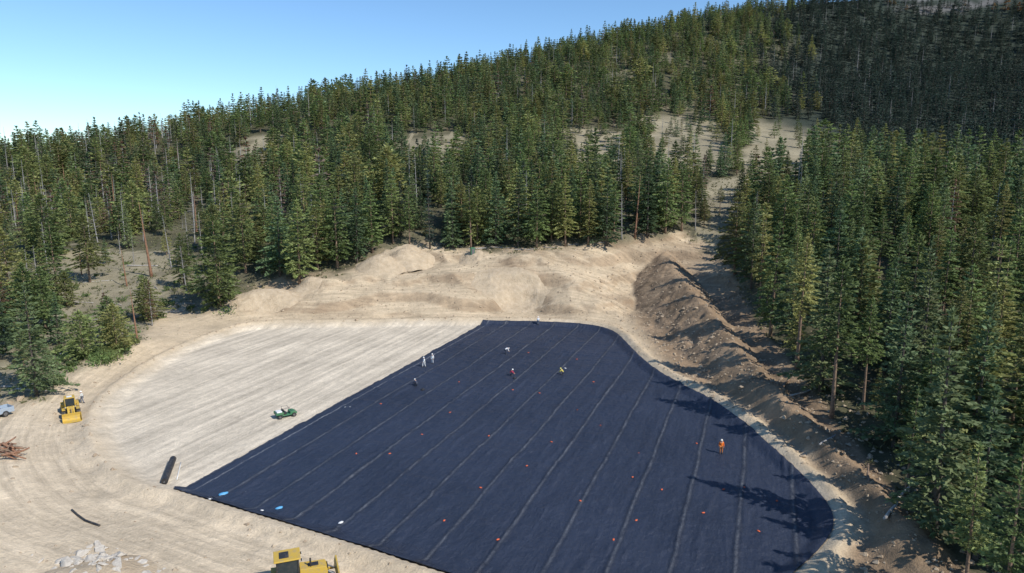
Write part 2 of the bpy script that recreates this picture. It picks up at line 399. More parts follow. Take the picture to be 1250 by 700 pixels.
# ================================================================ TREES
def leafmat(name,dark,light,alt):
    m,nt,bs=newmat(name);N=NT(nt)
    ti=N.attr('tint').outputs['Fac'];rnd=N.n('ShaderNodeObjectInfo').outputs['Random']
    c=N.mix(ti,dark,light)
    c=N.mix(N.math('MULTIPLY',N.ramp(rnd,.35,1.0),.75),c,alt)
    pos=N.n('ShaderNodeNewGeometry').outputs['Position']
    f=N.math('MULTIPLY_ADD',N.noise(pos,.35,3,.6),.9,.55)
    r2=N.math('FRACT',N.math('MULTIPLY',rnd,7.31));f=N.math('MULTIPLY',f,N.math('MULTIPLY_ADD',r2,.8,.68))
    s=N.n('ShaderNodeVectorMath',operation='SCALE');N.l(c,s.inputs[0]);N.l(f,s.inputs[3])
    N.l(s.outputs[0],bs.inputs['Base Color']);bs.inputs['Roughness'].default_value=.65;bs.inputs['Specular IOR Level'].default_value=.3
    tl=N.n('ShaderNodeBsdfTranslucent');N.l(s.outputs[0],tl.inputs[0]);ms=N.n('ShaderNodeMixShader');ms.inputs[0].default_value=.38
    N.l(bs.outputs[0],ms.inputs[1]);N.l(tl.outputs[0],ms.inputs[2]);N.l(ms.outputs[0],nt.nodes['Material Output'].inputs[0])
    return m
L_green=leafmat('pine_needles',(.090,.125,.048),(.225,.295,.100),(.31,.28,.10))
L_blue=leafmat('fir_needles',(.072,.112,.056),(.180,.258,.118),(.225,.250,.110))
L_dark=leafmat('shaded_dark_needles',(.026,.044,.036),(.062,.100,.074),(.064,.080,.056))  # needles darkened to carry the upper right hillside's shade; also on the dark snag
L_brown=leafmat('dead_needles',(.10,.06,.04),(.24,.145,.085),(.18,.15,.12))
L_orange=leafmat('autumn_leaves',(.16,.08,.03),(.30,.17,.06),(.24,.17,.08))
def barkmat(name,c1,c2):
    m,nt,bs=newmat(name);N=NT(nt);tc=N.n('ShaderNodeTexCoord').outputs['Object']
    N.l(N.mix(N.ramp(N.noise(tc,3,4,.7),.35,.65),c1,c2),bs.inputs['Base Color']);bs.inputs['Roughness'].default_value=.9;return m
B_pine=barkmat('pine_bark',(.14,.095,.065),(.29,.195,.13))
B_grey=barkmat('grey_bark',(.20,.185,.17),(.38,.36,.34))
B_red=barkmat('red_bark',(.17,.085,.05),(.32,.17,.10))
B_dark=barkmat('dark_bark',(.06,.05,.042),(.13,.105,.085))
def crown(seed,H,R,base,prof,nb,dens,droop=.15,lsz=1.0):
    rg=random.Random(seed);V=[];F=[];T=[]
    lobes=[(rg.uniform(0,6.28),rg.uniform(.0,.28)) for _ in range(4)]
    def rhomb(p,d,side,l,w,t):
        b=len(V);a=p-d*l*.4
        V.extend([a,p+side*w,p+d*l*.6,p-side*w]);F.append((b,b+1,b+2,b+3));T.extend([t]*4)
    wn=5;nw=max(1,nb//wn);a0=0;wj=0
    for k in range(nb):
        if k%wn==0: a0=rg.uniform(0,6.28);wj=rg.uniform(-.3,.3);wr=rg.uniform(.8,1.15)
        f=min(1,max(0,(k//wn+.5+wj+rg.uniform(-.18,.18))/nw))
        hz=H*(base+(1-base)*f)
        az=a0+2*math.pi*(k%wn)/wn+rg.uniform(-.35,.35)
        lob=1+sum(a*math.cos(az*(i+1)+ph+f*6) for i,(ph,a) in enumerate(lobes))*.8
        r=R*prof(f)*rg.uniform(.68,1.12)*wr*max(.55,lob)
        if r<.15:r=.15
        el=-droop+ (f**2)*.7+rg.uniform(-.1,.1)
        d=Vector((math.cos(az)*math.cos(el),math.sin(az)*math.cos(el),math.sin(el)))
        lat=Vector((-math.sin(az),math.cos(az),0))
        nt_=max(3,int(r*dens))
        bt=rg.uniform(-.18,.18)
        for j in range(nt_):
            s=.10+.90*rg.random()**.65
            p=Vector((0,0,hz))+d*r*s+lat*rg.uniform(-1,1)*.42*r*(1.12-s)+Vector((0,0,-.10*r*s*s+rg.uniform(-.10,.14)))
            dd=(d*1.0+lat*rg.uniform(-.9,.9)+Vector((0,0,rg.uniform(-.45,.6)))).normalized()
            up=Vector((rg.uniform(-1.1,1.1),rg.uniform(-1.1,1.1),.9)).normalized()
            side=dd.cross(up).normalized()
            l=rg.uniform(.38,.76)*lsz;w=rg.uniform(.095,.165)*lsz
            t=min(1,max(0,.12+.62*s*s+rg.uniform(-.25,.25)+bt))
            rhomb(p,dd,side,l,w,t)
    for j in range(8):
        p=Vector((rg.uniform(-.1,.1),rg.uniform(-.1,.1),H-.15*j))
        dd=Vector((rg.uniform(-.4,.4),rg.uniform(-.4,.4),1)).normalized()
        rhomb(p,dd,dd.cross(Vector((1,.3,0))).normalized(),.7,.1,.8)
    return V,F,T
def trunk(seed,H,r,limbs=12,l0=.15,l1=.75,ll=1.4,top=.98,n=8):
    rg=random.Random(seed+99);b=MB();P=[];R=[]
    for k in range(8):
        f=k/7;P.append((0,0,-.6+ (H*top+.6)*f));R.append(max(.025,r*(1-f)**.85*(1.25 if k==0 else 1)))
    b.tube(P,R,n)
    for k in range(limbs):
        f=l0+(l1-l0)*rg.random();az=rg.uniform(0,6.28);L=ll*rg.uniform(.4,1)*(1.1-f)
        hz=H*f;rr=max(.025,r*.22*(1.1-f))
        b.tube([(0,0,hz),(math.cos(az)*L*.6,math.sin(az)*L*.6,hz+rg.uniform(-.15,.2)*L),(math.cos(az)*L,math.sin(az)*L,hz+rg.uniform(-.2,.35)*L)],[rr,rr*.6,rr*.25],4)
    return b
p_cone=lambda f:(1-f)**.9*(.6+.4*min(1,f/.10))
p_pine=lambda f:max(0,min(1,(f+.10)/.26))*(1-f)**.75*1.12
p_round=lambda f:math.sin(math.pi*min(1,(f*.9+.12)))**.7*(1-f*.35)
p_slim=lambda f:(1-f)**.8*(.7+.3*min(1,f/.1))
KIND={}
def joined(key,tb,cr,bm,lm):
    V,F,T=cr if cr else ([],[],[]);b=len(tb.V)
    jm=mkmesh(key,list(tb.V)+list(V),list(tb.F)+[tuple(b+q for q in f) for f in F],[bm]+([lm] if cr else []),False,[0]*len(tb.F)+[1]*len(F))
    fattr(jm,'tint',[0.]*b+list(T));return jm
def defkind(key,n,H,R,base,prof,nb,dens,lm,bm,tr,ll=1.6,limbs=14,lsz=1.0,droop=.15,l0=.12,l1=.8):
    out=[]
    for k in range(n):
        sd_=sum(map(ord,key))*7+k*31
        rg=random.Random(sd_)
        h=H*rg.uniform(.93,1.07);r_=R*rg.uniform(.85,1.12);ba=base*rg.uniform(.6,1.4)
        tb=trunk(sd_,h,tr,limbs,l0,l1,ll)
        tm=mkmesh(key+'_trunk',tb.V,tb.F,[bm],True)
        cm_=None;cr=None;cf=None
        if nb:
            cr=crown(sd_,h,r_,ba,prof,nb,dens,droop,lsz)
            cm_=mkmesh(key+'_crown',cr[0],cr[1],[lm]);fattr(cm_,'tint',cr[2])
            cf=crown(sd_+5,h,r_*1.1,ba*.6,prof,int(nb*.58),dens*.42,droop,lsz*1.9)
        tf=trunk(sd_,h,tr*1.1,limbs//2 if nb==0 else 3,l0,l1,ll,n=5)
        out.append(dict(H=h,trunk=tm,crown=cm_,joined=joined(key+'_joined',tb,cr,bm,lm),far=joined(key+'_far',tf,cf,bm,lm),R=r_ if nb else .5))
    KIND[key]=out
defkind('fir',4,16,4.0,.05,p_cone,130,13,L_blue,B_dark,.24)
defkind('pine',5,16,4.0,.17,p_pine,120,13,L_green,B_pine,.26)
defkind('tall',4,20,3.2,.38,p_pine,100,13,L_green,B_pine,.28,l0=.1,l1=.6)
defkind('slim',3,16,2.9,.10,p_slim,125,13,L_blue,B_dark,.2)
defkind('round',2,12,4.6,.04,p_round,140,11,L_green,B_pine,.26)
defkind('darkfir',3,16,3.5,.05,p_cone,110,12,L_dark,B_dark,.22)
defkind('brown',2,15,2.3,.25,p_pine,80,9,L_brown,B_grey,.2)
defkind('snag',3,14,0,0,p_cone,0,0,None,B_grey,.18,ll=2.6,limbs=56,l0=.2,l1=.97)
defkind('redsnag',2,14,0,0,p_cone,0,0,None,B_red,.26,ll=.9,limbs=9,l0=.4,l1=.9)
defkind('darksnag',1,18,1.6,.1,p_slim,90,9,L_dark,B_dark,.2,ll=2.2,limbs=50)
defkind('autumn',1,6,2.2,.1,p_round,60,9,L_orange,B_grey,.12)
LAB={'fir':'full conical fir tree with blue green needles','pine':'green pine tree with uneven open crown','tall':'tall pine tree with bare lower trunk','slim':'slim narrow fir tree on the slope','round':'broad bushy pine tree at clearing edge','darkfir':'fir tree with shade painted into its dark green needles','brown':'sparse brown dying pine tree','snag':'dead grey leafless pine snag','redsnag':'dead pine snag with reddish bare trunk','darksnag':'dark dead fir with drooping bare branches','autumn':'small orange autumn tree'}
def place_tree(kind,vi,x,y,z,H,rz,tilt=(0,0)):
    k=KIND[kind][vi%len(KIND[kind])];s=H/k['H']
    e=empty('pine_tree' if kind not in('fir','slim','darkfir','darksnag') else 'fir_tree',(x,y,z),rz);e.scale=(s,s,s);e.rotation_euler=(tilt[0],tilt[1],rz)
    tag(e,LAB[kind],'tree','trees of the conifer forest around the site')
    t=bpy.data.objects.new('trunk',k['trunk']);COL.objects.link(t);t.parent=e
    if k['crown']:
        c=bpy.data.objects.new('crown',k['crown']);COL.objects.link(c);c.parent=e
heroes=[(45,484,345,'fir'),(18,405,262,'pine'),(72,372,262,'pine'),(-4,440,300,'fir'),(110,345,262,'pine'),(268,376,266,'round'),(143,428,370,'round'),(181,392,340,'round'),(225,352,285,'pine'),(366,347,238,'pine'),(342,338,242,'fir'),(300,334,226,'pine'),(412,328,224,'pine'),(388,330,240,'pine'),
(185,338,244,'redsnag'),(168,417,350,'redsnag'),(86,262,222,'redsnag'),(138,276,228,'redsnag'),(155,350,300,'redsnag'),(120,300,235,'snag'),(210,330,262,'snag'),(60,340,270,'snag'),(525,304,214,'darksnag'),(740,300,208,'fir'),(718,300,222,'pine'),(690,301,214,'pine'),(655,303,222,'pine'),(632,303,196,'slim'),(605,301,212,'fir'),(575,303,226,'tall'),(553,304,220,'fir'),(480,298,215,'pine'),(455,310,228,'pine'),(436,322,232,'slim'),(790,289,198,'fir'),(812,285,180,'pine'),(832,283,200,'pine'),(775,292,215,'redsnag'),(500,300,230,'tall'),
(1060,588,300,'tall'),(1105,606,330,'tall'),(1140,645,375,'fir'),(1180,705,380,'tall'),(1015,512,270,'tall'),(972,452,262,'tall'),(940,412,238,'pine'),(1225,760,380,'tall')]
allt=[]
for hx,hb,ht,k in heroes:
    if hb<700: X,Y,Z,t=hit(hx,hb)
    else: X,Y,Z=G(hx,hb,3.0);t=Y/cp;Z=gz(X,Y)
    H=(hb-ht)/FP*t/math.cos(PITCH*.5);H=min(H,21)
    allt.append((X,Y,Z,H,k))
hp=np.array([(a[0],a[1]) for a in allt])
rg=random.Random(11)
def cells(x0,x1,y0,y1,s):
    gx=np.arange(x0,x1,s);gy=np.arange(y0,y1,s);A,B=np.meshgrid(gx,gy)
    A=A.ravel()+np.random.uniform(-.48,.48,A.size)*s;B=B.ravel()+np.random.uniform(-.48,.48,B.size)*s
    return A,B
for (x0,x1,y0,y1,s,r0,r1) in [(-260,24,30,270,5.9,0,240),(24,260,30,270,5.3,0,240),(-420,420,0,470,6.9,240,430),(-700,760,200,900,7.2,430,900)]:
    A,B=cells(x0,x1,y0,y1,s);r=np.hypot(A,B);k=(r>=r0)&(r<r1);A=A[k];B=B[k]
    Z=ground(A,B);px,py,t=proj(A,B,Z)
    ok=(t>20)&(px>-70)&(px<1400)&(py>-200)
    A,B,Z,px,py,t=A[ok],B[ok],Z[ok],px[ok],py[ok],t[ok]
    sdd=sdist(PAD,A,B)
    jit=fbm(A/8,B/8,131)*8
    ok=(py<edge_py(px)-2+jit*np.where(px>870,0,.5))&(sdd>6)
    ok|=(px>1180)&(A>40)&(B>42)&(sdd>9)
    A,B,Z,px,py,t=A[ok],B[ok],Z[ok],px[ok],py[ok],t[ok]
    dens=np.where(fbm(A/30,B/30,141)>-.35,.97,.72)
    dens=np.where((px<290)&(t<200),.50,dens)
    dens=np.where((px>870)&(t<200),.86,dens)
    dens=np.where((px<330)&(t>=200)&(t<330),dens*.80,dens)
    wx=px+fbm(A/15,B/15,81)*30;wy=py+fbm(A/15,B/15,83)*16
    inc=np.zeros(len(A),bool)
    for ci,c in enumerate(CL):
        ic=inside(np.array(c,float),wx,wy)&(t>60);inc|=ic
        dens=np.where(ic,np.minimum(dens,CLD[ci]),dens)
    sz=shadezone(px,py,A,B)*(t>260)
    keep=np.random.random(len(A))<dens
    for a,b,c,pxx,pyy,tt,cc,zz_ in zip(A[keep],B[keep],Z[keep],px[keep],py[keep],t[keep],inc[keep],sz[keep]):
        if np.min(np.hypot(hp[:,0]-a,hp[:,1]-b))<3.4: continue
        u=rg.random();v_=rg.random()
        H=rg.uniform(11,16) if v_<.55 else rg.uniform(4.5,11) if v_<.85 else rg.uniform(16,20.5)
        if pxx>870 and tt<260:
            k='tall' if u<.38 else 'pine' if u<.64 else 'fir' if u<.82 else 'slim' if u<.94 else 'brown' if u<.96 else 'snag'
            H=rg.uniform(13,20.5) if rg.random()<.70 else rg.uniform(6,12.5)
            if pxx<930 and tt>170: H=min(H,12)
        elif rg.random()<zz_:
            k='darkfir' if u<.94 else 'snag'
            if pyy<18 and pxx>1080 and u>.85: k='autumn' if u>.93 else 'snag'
        elif pxx<330:
            k='pine' if u<.28 else 'fir' if u<.46 else 'slim' if u<.52 else 'snag' if u<.76 else 'brown' if u<.85 else 'redsnag' if u<.89 else 'round'
            if tt<200: H*=.78
        else:
            k='pine' if u<.40 else 'fir' if u<.66 else 'slim' if u<.74 else 'tall' if u<.80 else 'darkfir' if u<.83 else 'round' if u<.92 else 'snag' if u<.98 else 'brown'
        if cc: H=min(H,8.5)
        allt.append((a,b,c-.1,H,k))
# forest edge beside the liner: lower trees along it, so that only two stretches shade the sheet
PA=np.array([g2(*q) for q in [(765,465),(800,455),(890,484),(970,535),(985,562),(925,556),(845,512)]])
PB=np.array([g2(*q) for q in [(835,582),(930,590),(1010,592),(1040,640),(1020,700),(960,700),(920,640)]])
tanE=math.tan(EL);new=[]
for a in allt:
    X,Y,Z,H,k=a
    if X>26 and Y<175:
        good=False
        for _ in range(13):
            bad=False
            for fr_ in(1.0,.85,.7,.55):
                L=(Z-.1+H*fr_)/tanE;tx,ty=X-AZx*L,Y-AZy*L;tx,ty=np.array([tx]),np.array([ty])
                if inside(LIN,tx,ty)[0] and not(inside(PA,tx,ty)[0] or inside(PB,tx,ty)[0]) and polydist(LIN,tx,ty)[0]>3.0: bad=True
            if not bad: good=True;break
            H*=.94
        if not good: continue
    new.append((X,Y,Z,H,k))
allt=new
A=np.array([(a[0],a[1],a[2],a[3],max(KIND[a[4]][0]['R'],.5)*a[3]/17) for a in allt])
px,py,t=proj(A[:,0],A[:,1],A[:,2]);tpx,tpy,_=proj(A[:,0],A[:,1],A[:,2]+A[:,3])
cov=np.zeros((234,418),bool);score=np.full(len(allt),-1.)
for q in np.argsort(t):
    if t[q]<20: continue
    y0,y1=tpy[q]/3,py[q]/3
    if y1<=y0+1: continue
    hw=A[q,4]*FP/t[q]/3*.8;n_=0
    for yy in range(max(0,int(y0)),min(234,int(y1)+1)):
        w_=max(.5,hw*(yy-y0)/(y1-y0)*1.1);xa=max(0,int(px[q]/3-w_));xb=min(418,int(px[q]/3+w_)+1)
        if xb>xa:
            n_+=(~cov[yy,xa:xb]).sum();cov[yy,xa:xb]=True
    score[q]=n_
order=np.argsort(-score);ind=[int(q) for q in order[:298] if score[q]>0];inds=set(ind)
for q in ind:
    a=allt[q];place_tree(a[4],rg.randrange(9),a[0],a[1],a[2],a[3],rg.uniform(0,6.28),(rg.uniform(-.07,.07),rg.uniform(-.07,.07)) if 'snag' in a[4] else (rg.uniform(-.02,.02),rg.uniform(-.02,.02)))
rest=[q for q in range(len(allt)) if q not in inds]
src=bpy.data.collections.new('forest_kinds');idx={}
n=0
for kk,lst in KIND.items():
    for lod in('joined','far'):
        idx[kk,lod]=[]
        for d in lst:
            o=bpy.data.objects.new('conifer_%02d'%n,d[lod]);src.objects.link(o);idx[kk,lod].append((n,d['H']));n+=1
P=[];VI=[];SC=[];RZ=[]
for q in rest:
    a=allt[q];vi,h=rg.choice(idx[a[4],'joined' if t[q]<150 else 'far']);s=a[3]/h
    P.append(a[:3]);VI.append(vi);w=rg.uniform(.85,1.25);SC.append((s*w,s*w,s));RZ.append(rg.uniform(0,6.28))
me=bpy.data.meshes.new('conifer_forest');me.from_pydata(P,[],[])
a=me.attributes.new('vi','INT','POINT');a.data.foreach_set('value',np.array(VI,np.int32))
a=me.attributes.new('sc','FLOAT_VECTOR','POINT');a.data.foreach_set('vector',np.array(SC,np.float32).ravel())
fattr(me,'rz',RZ)
fo=mkobj('conifer_forest',me);fo['kind']='stuff';fo['label']='dense conifer forest covering the mountain slope';fo['category']='forest'
ng=bpy.data.node_groups.new('forest','GeometryNodeTree')
ng.interface.new_socket('Geometry',in_out='INPUT',socket_type='NodeSocketGeometry');ng.interface.new_socket('Geometry',in_out='OUTPUT',socket_type='NodeSocketGeometry')
gi=ng.nodes.new('NodeGroupInput');gout=ng.nodes.new('NodeGroupOutput')
iop=ng.nodes.new('GeometryNodeInstanceOnPoints');ci=ng.nodes.new('GeometryNodeCollectionInfo')
ci.inputs['Collection'].default_value=src;ci.inputs['Separate Children'].default_value=True;ci.inputs['Reset Children'].default_value=True
def na(name,ty):
    nn=ng.nodes.new('GeometryNodeInputNamedAttribute');nn.data_type=ty;nn.inputs['Name'].default_value=name;return nn.outputs['Attribute']
ng.links.new(gi.outputs[0],iop.inputs['Points']);ng.links.new(ci.outputs[0],iop.inputs['Instance'])
iop.inputs['Pick Instance'].default_value=True
ng.links.new(na('vi','INT'),iop.inputs['Instance Index']);ng.links.new(na('sc','FLOAT_VECTOR'),iop.inputs['Scale'])
cx=ng.nodes.new('ShaderNodeCombineXYZ');ng.links.new(na('rz','FLOAT'),cx.inputs[2])
er=ng.nodes.new('FunctionNodeEulerToRotation');ng.links.new(cx.outputs[0],er.inputs[0]);ng.links.new(er.outputs[0],iop.inputs['Rotation'])
ng.links.new(iop.outputs[0],gout.inputs[0])
md=fo.modifiers.new('forest','NODES');md.node_group=ng
# ================================================================ UNDERGROWTH, STONES
V=[];F=[];T=[]
rs=random.Random(5)
XS=np.random.uniform(-170,110,12000);YS=np.random.uniform(60,300,12000);ZS=ground(XS,YS);qx,qy,qt=proj(XS,YS,ZS);dd=sdist(PAD,XS,YS)
ok=(qx>-20)&(qx<1270)&(qy<edge_py(qx)+4)&(dd>7)
def bush(a,b,c,R,n_):
    for j in range(n_):
        p=Vector((a+rs.gauss(0,R*.5),b+rs.gauss(0,R*.5),c+rs.uniform(0,R*.8)));d=Vector((rs.gauss(0,1),rs.gauss(0,1),rs.uniform(.3,1.6))).normalized();s=d.cross(Vector((rs.gauss(0,1),rs.gauss(0,1),.1))).normalized()
        l=rs.uniform(.25,.55);w=l*.3;k=len(V);V.extend([p-d*l*.3,p+s*w,p+d*l,p-s*w]);F.append((k,k+1,k+2,k+3));T.extend([rs.random()]*4)
for a,b,c,qq in zip(XS[ok],YS[ok],ZS[ok],qx[ok]):
    R=rs.uniform(.2,.9);bush(a,b,c,R,8)
L_brush=leafmat('brush_leaves',(.08,.085,.04),(.22,.20,.11),(.16,.17,.08))
me=mkmesh('undergrowth',V,F,[L_brush]);fattr(me,'tint',T)
o=mkobj('undergrowth',me);o['kind']='stuff';o['label']='low brush and dry grass between the trees';o['category']='brush'
L_shrub=leafmat('shrub_leaves',(.07,.11,.04),(.17,.24,.075),(.20,.22,.08))
for k in range(120):
    if k<50: a=rs.uniform(70,165);b=rs.uniform(420,472);
    else: a=rs.uniform(0,290);b=rs.uniform(290,420)
    if b>edge_py(a)+10: b=edge_py(a)+rs.uniform(-14,8)
    X,Y,Z,t_=hit(a,b);V=[];F=[];T=[];bush(0,0,0,rs.uniform(.5,1.9),80)
    me=mkmesh('shrub',V,F,[L_shrub]);fattr(me,'tint',T);o=mkobj('shrub',me,(X,Y,Z));tag(o,'bright green leafy shrub on the dry slope','shrub','green shrubs beside the pad')
def stonemat(name,c1,c2,sc):
    m,nt,bs=newmat(name);N=NT(nt);pos=N.n('ShaderNodeNewGeometry').outputs['Position']
    N.l(N.mix(N.ramp(N.noise(pos,sc,5,.7),.3,.7),c1,c2),bs.inputs['Base Color']);bs.inputs['Roughness'].default_value=.95
    N.bump(N.noise(pos,sc*3,5,.7),.6,.15,bs);return m
M_stone=stonemat('stone',(.24,.17,.11),(.46,.37,.26),1.5)
M_pale=stonemat('pale_stone',(.38,.335,.28),(.60,.545,.46),2.5)
V=[];F=[]
XS=np.random.uniform(-80,60,24000);YS=np.random.uniform(46,200,24000);dd=sdist(PAD,XS,YS);ZS=ground(XS,YS);qx,qy,qt=proj(XS,YS,ZS)
wgt=np.where(dd<.6,0,np.where((XS>15)|(YS>150),.5,.07))*np.where(qy>edge_py(qx)-15,1,.2)
wgt=np.where((dd>.6)&(dd<2.5),np.maximum(wgt,.35),wgt)
wgt=np.where((XS>26)&(dd>3)&(dd<16)&(YS<160),.95,wgt)
ok=np.random.random(24000)<wgt
for a,b,c,q in zip(XS[ok],YS[ok],ZS[ok],dd[ok]):
    r=min(.5,.08+abs(rs.gauss(0,.12 if a<26 else .15)));k=len(V)
    for d in((1,0,0),(0,1,0),(-1,0,0),(0,-1,0),(0,0,1),(0,0,-1)):
        V.append((a+d[0]*r*rs.uniform(.6,1.3)+rs.uniform(-.3,.3)*r,b+d[1]*r*rs.uniform(.6,1.3)+rs.uniform(-.3,.3)*r,c+d[2]*r*rs.uniform(.5,.9)))
    for i in range(4): F+=[(k+i,k+(i+1)%4,k+4),(k+(i+1)%4,k+i,k+5)]
o=mkobj('loose_stones',mkmesh('loose_stones',V,F,[M_stone]));o['kind']='stuff';o['label']='loose stones and soil clods on the dirt banks';o['category']='stones'
# ================================================================ DIRT MOUNDS
m,nt,bs=newmat('mound_soil');N=NT(nt);pos=N.n('ShaderNodeNewGeometry').outputs['Position']
n2=N.noise(pos,.7,6,.7);n3=N.noise(pos,4,4,.7)
N.l(N.mix(N.ramp(n2,.3,.7),(.39,.295,.19),(.56,.445,.305)),bs.inputs['Base Color']);bs.inputs['Roughness'].default_value=.95
N.bump(N.math('ADD',N.math('MULTIPLY',n2,.7),N.math('MULTIPLY',n3,.25)),.9,.7,bs);M_moundm=m
def mound(px,py,R,H,seed,label,el=1.0,rz=0,mat=None):
    X,Y,Z,t=hit(px,py);nr,na_=18,56;rad=[];F=[]
    for i in range(nr+1):
        for j in range(na_):
            a=2*math.pi*j/na_;r=R*i/nr
            lx,ly=math.cos(a)*r*el,math.sin(a)*r;rad.append((lx*math.cos(rz)-ly*math.sin(rz),lx*math.sin(rz)+ly*math.cos(rz),i/nr))
    A=np.array(rad);gzv=ground(A[:,0]+X,A[:,1]+Y)
    nn=fbm((A[:,0]+seed*9)/2.2,A[:,1]/2.2,seed)*.6+fbm((A[:,0]+seed*9)/6,A[:,1]/6,seed+5)*.9
    q=A[:,2]+nn*.26*A[:,2];zz=gzv-Z+H*np.clip(1-q,0,1)**1.05*(1-.16*np.exp(-(q/.16)**2))+nn*.3*H*.4*(1-A[:,2])-.3*A[:,2]**3
    V=[(a[0],a[1],b) for a,b in zip(A,zz)]
    for i in range(nr):
        for j in range(na_): F.append((i*na_+j,(i+1)*na_+j,(i+1)*na_+(j+1)%na_,i*na_+(j+1)%na_))
    me=mkmesh('dirt_mound',V,F,[mat or M_moundm],True);o=mkobj('dirt_mound',me,(X,Y,Z));tag(o,label,'mound','piles of excavated dirt')
mound(497,326,7.5,5.4,1,'tall conical pile of loose tan dirt')
mound(466,330,7.5,4.8,2,'rounded pile of loose tan dirt')
mound(322,366,7,3.0,3,'broad pile of tan dirt by the trees',1.5,.2)
mound(372,352,5,1.6,4,'low heap of brown dirt on the bank')
mound(622,358,7,1.8,5,'long heap of excavated dirt on the bank',1.6,-.2)
mound(575,318,4,1.2,7,'low heap of brown dirt on the bank')
mound(120,706,4.2,.8,8,'low heap of pale dirt under broken slabs',1.3,.3)
# ================================================================ LOGS, ROCKS
def logmesh(L,r,seed,mat):
    rg=random.Random(seed);b=MB();P=[];R=[]
    for k in range(6):
        f=k/5;P.append((L*(f-.5),rg.uniform(-.06,.06)*L*.3,rg.uniform(-.03,.05)));R.append(r*(1-.45*f))
    b.tube(P,R,8)
    for k in range(4):
        f=rg.uniform(.3,.95);az=rg.uniform(0,6.28);l=rg.uniform(.2,.6);x0=L*(f-.5)
        b.tube([(x0,0,0),(x0+.15,math.cos(az)*l,math.sin(az)*l)],[r*.25,r*.08],4)
    return mkmesh('fallen_log',b.V,b.F,[mat],True)
Lg=[logmesh(6,.16,1,B_grey),logmesh(8,.2,2,B_pine),logmesh(4.5,.36,3,B_red),logmesh(9,.18,4,barkmat('bleached_bark',(.34,.31,.28),(.50,.46,.41)))]
LL=['grey bare fallen log on the slope','brown fallen pine log on the ground','reddish short fallen log','bleached long fallen log on the ground']
def put_log(px,py,k,rz,dz=.12,tilt=0,s=1,grp='fallen logs along the forest edge'):
    X,Y,Z,t=hit(px,py);o=mkobj('fallen_log',Lg[k],(X,Y,Z+dz));o.rotation_euler=(0,tilt,rz);o.scale=(s,s,s);tag(o,LL[k],'log',grp)
for (a,b,k,r) in [(20,474,3,.05),(45,478,3,-.15),(115,392,0,.6),(95,430,0,1.0),(140,372,3,-.5),(205,382,3,.3),(228,372,0,.2),(190,352,0,-.9),(120,345,3,.2),(75,318,0,-.4),(60,345,3,.8),(100,370,3,-.2),(165,362,0,.9),(130,410,3,.5),(85,405,0,-.6),(175,325,3,.1),(545,300,0,.1),(560,302,0,-.2),(590,304,3,.5),(610,303,0,-.3),(630,306,0,.05),(650,305,0,.4),(672,303,0,-.1),(700,300,0,.4),(735,299,0,0),(790,287,0,.2),(960,470,1,1.0),(1010,540,0,.7),(985,480,3,.5),(1060,580,1,1.1),(1095,615,3,.8),(890,345,0,1.2)]:
    put_log(a,b,k,r,tilt=rs.uniform(-.08,.08),s=rs.uniform(.55,1))
for i in range(26):
    put_log(13+rs.gauss(0,7),556+rs.gauss(0,5),rs.choice([1,2,2,2]),rs.uniform(-1.5,1.5),.2+.16*(i//5),rs.uniform(-.5,.5),rs.uniform(.28,.5),'pile of cut logs and stumps')
def rockmesh(seed,mat,flat=.6,n=22):
    import bmesh
    rg=random.Random(seed);bm=bmesh.new()
    for i in range(n):
        v=Vector((rg.gauss(0,1),rg.gauss(0,1),rg.gauss(0,1))).normalized()*rg.uniform(.75,1);bm.verts.new((v.x,v.y*.7,v.z*flat))
    r=bmesh.ops.convex_hull(bm,input=bm.verts);bmesh.ops.delete(bm,geom=[g for g in r['geom_interior'] if isinstance(g,bmesh.types.BMVert)],context='VERTS')
    me=bpy.data.meshes.new('rock');bm.to_mesh(me);bm.free();me.materials.append(mat);return me
RP=[rockmesh(i,M_pale,.34,13) for i in range(6)];RB=[rockmesh(i+9,M_stone) for i in range(3)]
hx_,hy_=hit(120,706)[:2]
for i in range(120):
    a=rs.gauss(118,28);b=rs.gauss(692,12)
    X,Y,Z,t_=hit(a,min(max(b,662),722));s=min(.95,abs(rs.gauss(.2,.28))+.12);rr=math.hypot(X-hx_,Y-hy_);lift=max(0,1-rr/4.2)*.7
    o=mkobj('pale_rock',rs.choice(RP),(X,Y,Z+lift+.08*s),None,rs.uniform(0,6));o.rotation_euler=(rs.uniform(-.6,.6),rs.uniform(-.6,.6),rs.uniform(0,6));o.scale=(s,s,s);tag(o,'pale angular rock slab dumped on the dirt','rock','pale rocks dumped on the dirt')
for a,b,s in [(25,488,.9),(12,493,.7),(808,388,.7),(792,398,.5),(775,402,.6),(815,410,.6),(835,425,.5),(860,455,.4),(905,475,.6),(930,520,.4),(870,430,.5),(850,378,.6),(980,560,.5),(760,392,.6)]:
    X,Y,Z,t_=hit(a,b);o=mkobj('boulder',rs.choice(RB),(X,Y,Z+.2*s),None,rs.uniform(0,6));o.scale=(s,s,s);tag(o,'brown boulder lying on the dirt bank','boulder','boulders on the dirt banks')
